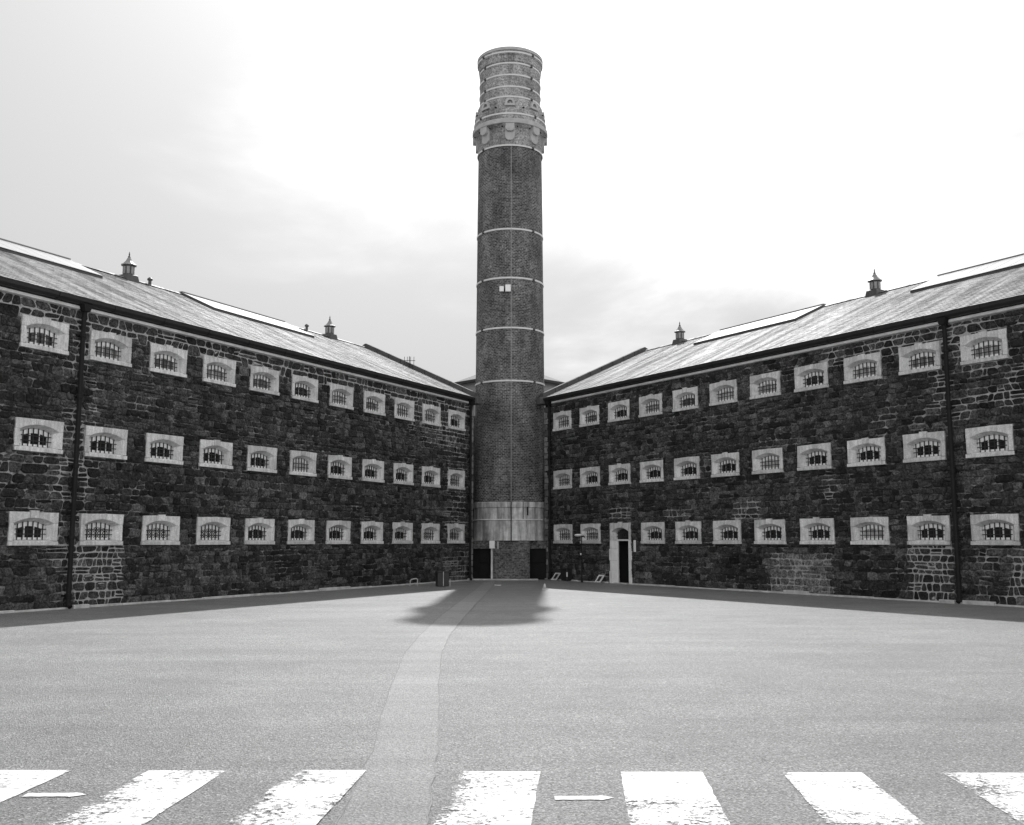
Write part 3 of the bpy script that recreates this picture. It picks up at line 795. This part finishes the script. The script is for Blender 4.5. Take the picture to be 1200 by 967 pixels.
# ------------------------------------------------------------------ chimney
CX, CY = -.10, 48.4
ch = empty('chimney_stack', (CX, CY, 0), 0, label='tall round brick chimney with pale bands standing between the two cell blocks', cat='chimney')
def ring_mesh(name, prof, mat, seg=72, parent=ch, uvmap=True, smooth=True, a0=0, a1=2 * math.pi):
    full = abs(a1 - a0 - 2 * math.pi) < 1e-6
    nn = seg if full else seg + 1
    verts = []; faces = []; uvs = []
    for (r, z) in prof:
        for q in range(nn):
            th = a0 + (a1 - a0) * q / seg; verts.append((r * math.cos(th), r * math.sin(th), z))
    for k in range(len(prof) - 1):
        for q in range(seg):
            q2 = (q + 1) % nn
            faces.append((k * nn + q, k * nn + q2, (k + 1) * nn + q2, (k + 1) * nn + q))
            rr = 1.65; u0 = (a0 + (a1 - a0) * q / seg) * rr; u1 = (a0 + (a1 - a0) * (q + 1) / seg) * rr
            za, zb = prof[k][1], prof[k + 1][1]
            if abs(za - zb) < .02: za, zb = za + prof[k][0], za + prof[k + 1][0]
            uvs += [(u0, za), (u1, za), (u1, zb), (u0, zb)]
    me = bpy.data.meshes.new(name); me.from_pydata(verts, [], faces); me.update()
    uvl = me.uv_layers.new(name='UVMap')
    for i, uv in enumerate(uvs): uvl.data[i].uv = uv
    if smooth:
        me.polygons.foreach_set('use_smooth', [True] * len(me.polygons)); me.set_sharp_from_angle(angle=R(35))
    return link(name, me, mat, parent)
def rad(z): return 1.725 - (z - 3.5) * (1.725 - 1.60) / (21 - 3.5)
ring_mesh('shaft', [(rad(z), z) for z in (1.8, 3.5, 6, 9, 12, 15, 18, 21.0)], 'chimney_brick')
crown = ring_mesh('crown', [(1.60, 20.98), (1.63, 21.0), (1.66, 21.9), (1.82, 22.02), (1.86, 22.06), (1.86, 22.28), (1.80, 22.33), (1.80, 22.86), (1.68, 22.92), (1.64, 23.4), (1.54, 23.5), (1.535, 25.36), (1.585, 25.40), (1.60, 25.68), (1.64, 25.72), (1.64, 25.98), (1.58, 26.12), (1.25, 26.12), (1.22, 25.0), (1.2, 20)], 'crown_brick')
ring_mesh('rim', [(1.642, 25.93), (1.675, 25.94), (1.675, 26.08), (1.60, 26.14)], 'crown_stone', parent=crown)
ring_mesh('collar', [(1.865, 22.04), (1.905, 22.06), (1.905, 22.24), (1.865, 22.29)], 'crown_stone', parent=crown)
def band(z, r, gaps=True):
    b = ring_mesh('iron_band', [(r + .002, z - .045), (r + .03, z - .04), (r + .03, z + .04), (r + .002, z + .045)], 'band_paint')
    for th in (R(-90 - 52), R(-90 + 43), R(60), R(140)):
        c = MB().box(-.055, .055, -.06, .03, -.055, .055); put('band_clamp', c, 'clamp_iron', b, .01, loc=((r + .02) * math.cos(th), (r + .02) * math.sin(th), z), rot=(0, 0, th + math.pi / 2))
    return b
for z, r in ((25.82, 1.64), (25.29, 1.535), (24.68, 1.535), (24.07, 1.535), (23.54, 1.54), (22.56, 1.80), (21.0, 1.63)): band(z, r)
for z in (16.77, 14.34, 11.89, 9.33): band(z, rad(z))
# corbels under the collar and little arched openings above it
for k in range(8):
    th = R(-90 + 45 * k)
    c = MB(); n = 8
    P = [(-.20, .30), (-.20, -.22)] + [(.20 * -math.cos(math.pi * q / n), -.22 - .20 * math.sin(math.pi * q / n)) for q in range(1, n)] + [(.20, -.22), (.20, .30)]
    P = P[::-1]
    c.prism([(x, -.07, z) for x, z in P], [(x, .1, z) for x, z in P])
    P2 = [(-.18, .30), (-.18, .08)] + [(.18 * -math.cos(math.pi * q / n), .08 - .13 * math.sin(math.pi * q / n)) for q in range(1, n)] + [(.18, .08), (.18, .30)]
    P2 = P2[::-1]
    c.prism([(x, -.20, z) for x, z in P2], [(x, -.06, z) for x, z in P2])
    put('corbel', c, 'crown_stone', crown, .008, loc=(1.655 * math.cos(th), 1.655 * math.sin(th), 21.70), rot=(0, 0, th + math.pi / 2)).scale = (1.2, 1.1, 1.13)
    a = MB(); ro, ri = .24, .13
    out = [(ro * math.cos(math.pi * q / 10), ro * math.sin(math.pi * q / 10)) for q in range(11)]; inn = [(ri * math.cos(math.pi * q / 10), ri * math.sin(math.pi * q / 10)) for q in range(11)]
    for q in range(10):
        Q = [inn[q], out[q], out[q + 1], inn[q + 1]]; a.prism([(x, -.08, z) for x, z in Q], [(x, .05, z) for x, z in Q])
    a.box(-ro - .03, ro + .03, -.09, .05, -.16, -.05); a.box(-ro, -ri, -.08, .05, -.05, 0); a.box(ri, ro, -.08, .05, -.05, 0)
    put('arched_niche', a, 'crown_stone', crown, loc=(1.665 * math.cos(th), 1.665 * math.sin(th), 23.16), rot=(0, 0, th + math.pi / 2))
    for dt in (12, 33):
        t2 = th + R(dt); put('stud', MB().lathe([(.0, 0), (.035, 0), (.035, .06), (0.0, .07)], 8, cap=False), 'iron', crown, loc=(1.80 * math.cos(t2), 1.80 * math.sin(t2), 21.93), rot=(0, R(180), 0))
    t2 = th + R(22); put('hook', MB().box(-.03, .03, -.12, .1, -.03, .03), 'iron', crown, loc=(1.70 * math.cos(t2), 1.70 * math.sin(t2), 22.92), rot=(0, 0, t2 + math.pi / 2))
# lightning conductor
lc = MB(); lc.tube([(.06, -rad(z) - .02, z) for z in (3.55, 6, 9, 12, 15, 18, 20.95)], .016, 5)
put('conductor_strip', lc, 'cable', ch)
# floodlight boxes on the shaft
fl = link('floodlight', None, parent=ch, loc=(-.12, -rad(13.8) - .02, 13.78))
put('lamp_box', MB().box(-.10, .16, -.20, -.06, -.17, .17), 'white_paint', fl, .015); put('small_box', MB().box(-.38, -.17, -.16, -.03, -.16, .10), 'white_paint', fl, .015); put('mount', MB().box(-.30, .10, -.061, .06, -.04, .04), 'iron', fl)
# concrete drum
dr = ring_mesh('drum', [(1.70, 3.62), (1.775, 3.58), (1.775, 3.36), (1.735, 3.32), (1.735, 2.80), (1.79, 2.79), (1.79, 2.75), (1.755, 2.73), (1.755, 1.84), (1.77, 1.81), (1.5, 1.805)][::-1], 'concrete')
put('drum_ledge', MB().lathe([(1.755, 2.752), (1.802, 2.756), (1.802, 2.782), (1.74, 2.805)], 72, cap=False), 'fascia_paint', dr)
put('drum_cable', MB().tube([(.06, -1.80, 3.6), (.06, -1.82, 2.79), (.06, -1.78, 2.7), (.06, -1.78, 1.8)], .022, 6), 'iron', dr)
put('drum_cable', MB().tube([(.62, -1.68, 3.6), (.62, -1.70, 2.80)], .015, 6), 'iron', dr)
put('drum_patch', MB().box(-.06, .0, -.01, .03, -.2, .2), 'iron', dr, loc=(.86, -1.56, 3.18))
# brick base below it
def uvbox(name, x0, x1, y0, y1, z0, z1, mat, parent):
    me = MB().box(x0, x1, y0, y1, z0, z1).mesh(name); uv = me.uv_layers.new(name='UVMap')
    for p in me.polygons:
        for li in p.loop_indices:
            c = me.vertices[me.loops[li].vertex_index].co; uv.data[li].uv = (c.x + c.y, c.z)
    return link(name, me, mat, parent)
bs = uvbox('base_wall', -.77, .93, -1.66, -.2, 0, 1.795, 'base_brick', ch)
uvbox('lintel', -2.6, -.772, -1.28, -.9, 1.43, 1.80, 'base_brick', ch); uvbox('lintel', .932, 1.72, -1.22, -.9, 1.43, 1.80, 'base_brick', ch)
for xa_, xb_ in ((-2.6, -.775), (.935, 1.72)):
    dd = put('door', MB().box(xa_, xb_, -1.12, -1.06, .0, 1.43), 'dark_door', ch)
    put('door_leaf', MB().box(max(xa_, -1.46) + .02, min(xb_, -.9 if xa_ < 0 else 9) - .02, -1.15, -1.115, .03, .74), 'dark_door', dd, .008); put('door_leaf', MB().box(max(xa_, -1.46) + .02, min(xb_, -.9 if xa_ < 0 else 9) - .02, -1.15, -1.115, .78, 1.40), 'dark_door', dd, .008)
put('white_pipe', MB().tube([(-.83, -1.50, .0), (-.83, -1.50, 1.45)], .06, 8), 'fascia_paint', ch, smooth=True)
put('junction_box', MB().box(-.95, -.70, -1.74, -1.42, 1.44, 1.80), 'white_paint', ch, .012)
put('wall_conduit', MB().box(-.58, -.52, -1.70, -1.655, 1.42, 1.76), 'plinth_stone', ch, .006)
put('base_step', MB().box(-2.0, 1.3, -2.0, -1.3, -.02, .05), 'plinth_stone', ch, .01)

# ------------------------------------------------------------------ central hall behind
hall = empty('central_hall', (-.15, 59, 0), 0, label='pale central hall with hipped slate roof half hidden behind the brick chimney', cat='building')
H8 = math.pi / 8
put('wall', MB().lathe([(3.1, 0), (3.1, 10.88)], 8, rot=H8), 'hall_render', hall)
put('roof', MB().lathe([(3.45, 10.87), (3.5, 10.98), (.6, 12.15), (.0, 12.18)], 8, rot=H8, cap=False), 'hall_slate', hall)
put('gutter', MB().lathe([(3.42, 10.83), (3.54, 10.83), (3.56, 10.95), (3.42, 10.94)], 8, rot=H8, cap=False), 'gutter_iron', hall)

put('link_wall', MB().box(-7.5, 6.0, -8.6, -8.2, 0, 8.1), 'base_brick', hall)

# ------------------------------------------------------------------ small things
def wl_pt(root, x, y, z=0):
    return root.matrix_basis @ Vector((x, y, z))
# aerial behind the left gable
ap = wl_pt(left, .35, 3.3, 9.9)
ae = empty('roof_aerial', ap, 0, label='small dark television aerial above the left gable coping', cat='aerial')
put('mast', MB().tube([(0, 0, -.3), (0, 0, .75)], .018, 6), 'iron', ae)
put('boom', MB().tube([(-.28, 0, .55), (.28, .05, .55)], .014, 6), 'iron', ae)
for x in (-.24, -.1, .06, .22): put('element', MB().tube([(x, -.02, .36), (x, .03, .74)], .012, 5), 'iron', ae)
# lamp post by the right block
p = wl_pt(right, 2.80, -.5)
lp = empty('lamp_post', p, math.atan2(-.8467, .532), label='slim dark lamp post with white oval head beside the doorway', cat='lamp post')
put('base', MB().lathe([(.06, 0), (.06, .12), (.03, .16)], 10), 'iron', lp)
put('pole', MB().tube([(0, 0, .1), (0, 0, 2.0)], [.026, .02], 8), 'iron', lp)
hd = MB(); hd.lathe([(.02, -.05), (.15, -.045), (.19, 0), (.15, .045), (.03, .06)], 16); put('lamp_head', hd, 'white_paint', lp, smooth=True, loc=(-.16, -.05, 2.04))
put('bracket_arm', MB().tube([(-.15, -.05, 2.0), (0, 0, 1.98), (.16, 0, 2.0), (.22, 0, 1.95)], .03, 6), 'iron', lp)
put('sensor', MB().box(-.03, .03, -.07, -.035, -.04, .04), 'white_paint', lp, .005, loc=(.0, 0, 1.22))
# leaning framed boards at the foot of the right wall
for k, (x, lab) in enumerate(((.42, 'small pale-rimmed board leaning at the wall foot nearest the chimney'), (3.72, 'small pale-rimmed board leaning at the wall foot beside the doorway'))):
    p = wl_pt(right, x, -.36)
    b = empty('leaning_board', p, math.atan2(-.8467, .532), label=lab, cat='board', group='boards leaning along the right wall')
    T = Matrix.Rotation(R(-38), 4, 'X')
    for nm, (xa, xb, za, zb, ya, yb) in (('rim', (-.19, -.12, 0, .40, -.02, .02)), ('rim', (.12, .19, 0, .40, -.02, .02)), ('rim', (-.12, .12, 0, .07, -.02, .02)), ('rim', (-.12, .12, .33, .40, -.02, .02)), ('panel', (-.12, .12, .07, .33, -.005, .012))):
        o_ = put(nm, MB().box(xa, xb, ya, yb, za, zb), 'dressed_stone' if nm == 'rim' else 'bin_paint', b); o_.rotation_euler = (R(-38), 0, 0); o_.location = (0, 0, .015)
# dark cabinet with a white tag
p = wl_pt(right, 1.25, -.22)
cb = empty('cabinet', p, math.atan2(-.8467, .532), label='dark low cabinet with a white tag between the two leaning boards', cat='cabinet')
put('body', MB().box(-.22, .22, -.16, .16, .02, .52), 'bin_paint', cb, .02); put('lid', MB().box(-.24, .24, -.18, .18, .521, .57), 'bin_paint', cb, .012); put('tag', MB().box(.26, .35, -.21, -.185, .20, .40), 'white_paint', cb, .004); put('tag_post', MB().box(.275, .325, -.183, -.14, 0, .6), 'bin_paint', cb)
# white plate right of the doorway
p = wl_pt(right, 5.94, -.075, 1.58)
ws = empty('wall_plate', p, math.atan2(-.8467, .532), label='narrow white plate on the stone wall just right of the doorway', cat='sign')
put('plate', MB().box(-.07, .07, -.012, .012, -.24, .24), 'white_paint', ws, .004); put('backing', MB().box(-.05, .05, .0125, .08, -.2, .2), 'bin_paint', ws)
# litter bin on the left
bn = empty('litter_bin', (-2.76, 40.0, 0), R(18), label='dark twin litter bin standing off the left wall near the chimney', cat='bin')
for sg in (-1, 1):
    put('body', MB().prism([(sg * .125 - .105, -.17, .02), (sg * .125 + .105, -.17, .02), (sg * .125 + .105, .17, .02), (sg * .125 - .105, .17, .02)][::-1], [(sg * .125 - .112, -.19, .56), (sg * .125 + .112, -.19, .56), (sg * .125 + .112, .19, .56), (sg * .125 - .112, .19, .56)][::-1]), 'bin_paint', bn, .01)
    put('lid', MB().box(sg * .125 - .118, sg * .125 + .118, -.2, .2, .562, .61), 'bin_paint', bn, .012)
put('divider', MB().box(-.012, .012, -.20, -.17, .03, .59), 'plinth_stone', bn); put('side_rail', MB().box(.262, .285, -.19, -.16, .0, .30), 'plinth_stone', bn)
# low white hoop
hp_ = empty('low_hoop', (-3.92, 40.4, 0), R(20), label='low white metal hoop at the foot of the left wall', cat='hoop')
put('hoop', MB().tube([(-.15, 0, 0), (-.15, 0, .20), (-.10, 0, .27), (.10, 0, .30), (.15, 0, .26), (.15, 0, 0)], .02, 6), 'plinth_stone', hp_)
put('rail', MB().tube([(-.15, 0, .10), (.15, 0, .12)], .014, 6), 'plinth_stone', hp_)
# small pale marker cone and drain ring before the chimney
mc = empty('marker_cone', (1.22, 37.8, 0), 0, label='small pale cone standing on the asphalt in front of the chimney', cat='cone')
put('cone', MB().lathe([(.075, .025), (.055, .10), (.035, .18), (.02, .21)], 12), 'plinth_stone', mc, smooth=True); put('base', MB().box(-.1, .1, -.1, .1, .0, .024), 'plinth_stone', mc, .006)
dc = empty('drain_cover', (-.58, 41.0, 0), 0, label='small round pale drain cover before the brick chimney base', cat='drain cover')
put('rim', MB().lathe([(.10, .0), (.15, .0), (.14, .035), (.11, .035)], 16, cap=False), 'plinth_stone', dc); put('lid', MB().lathe([(.105, .0), (.105, .02), (0.0, .024)], 16, cap=False), 'iron', dc)
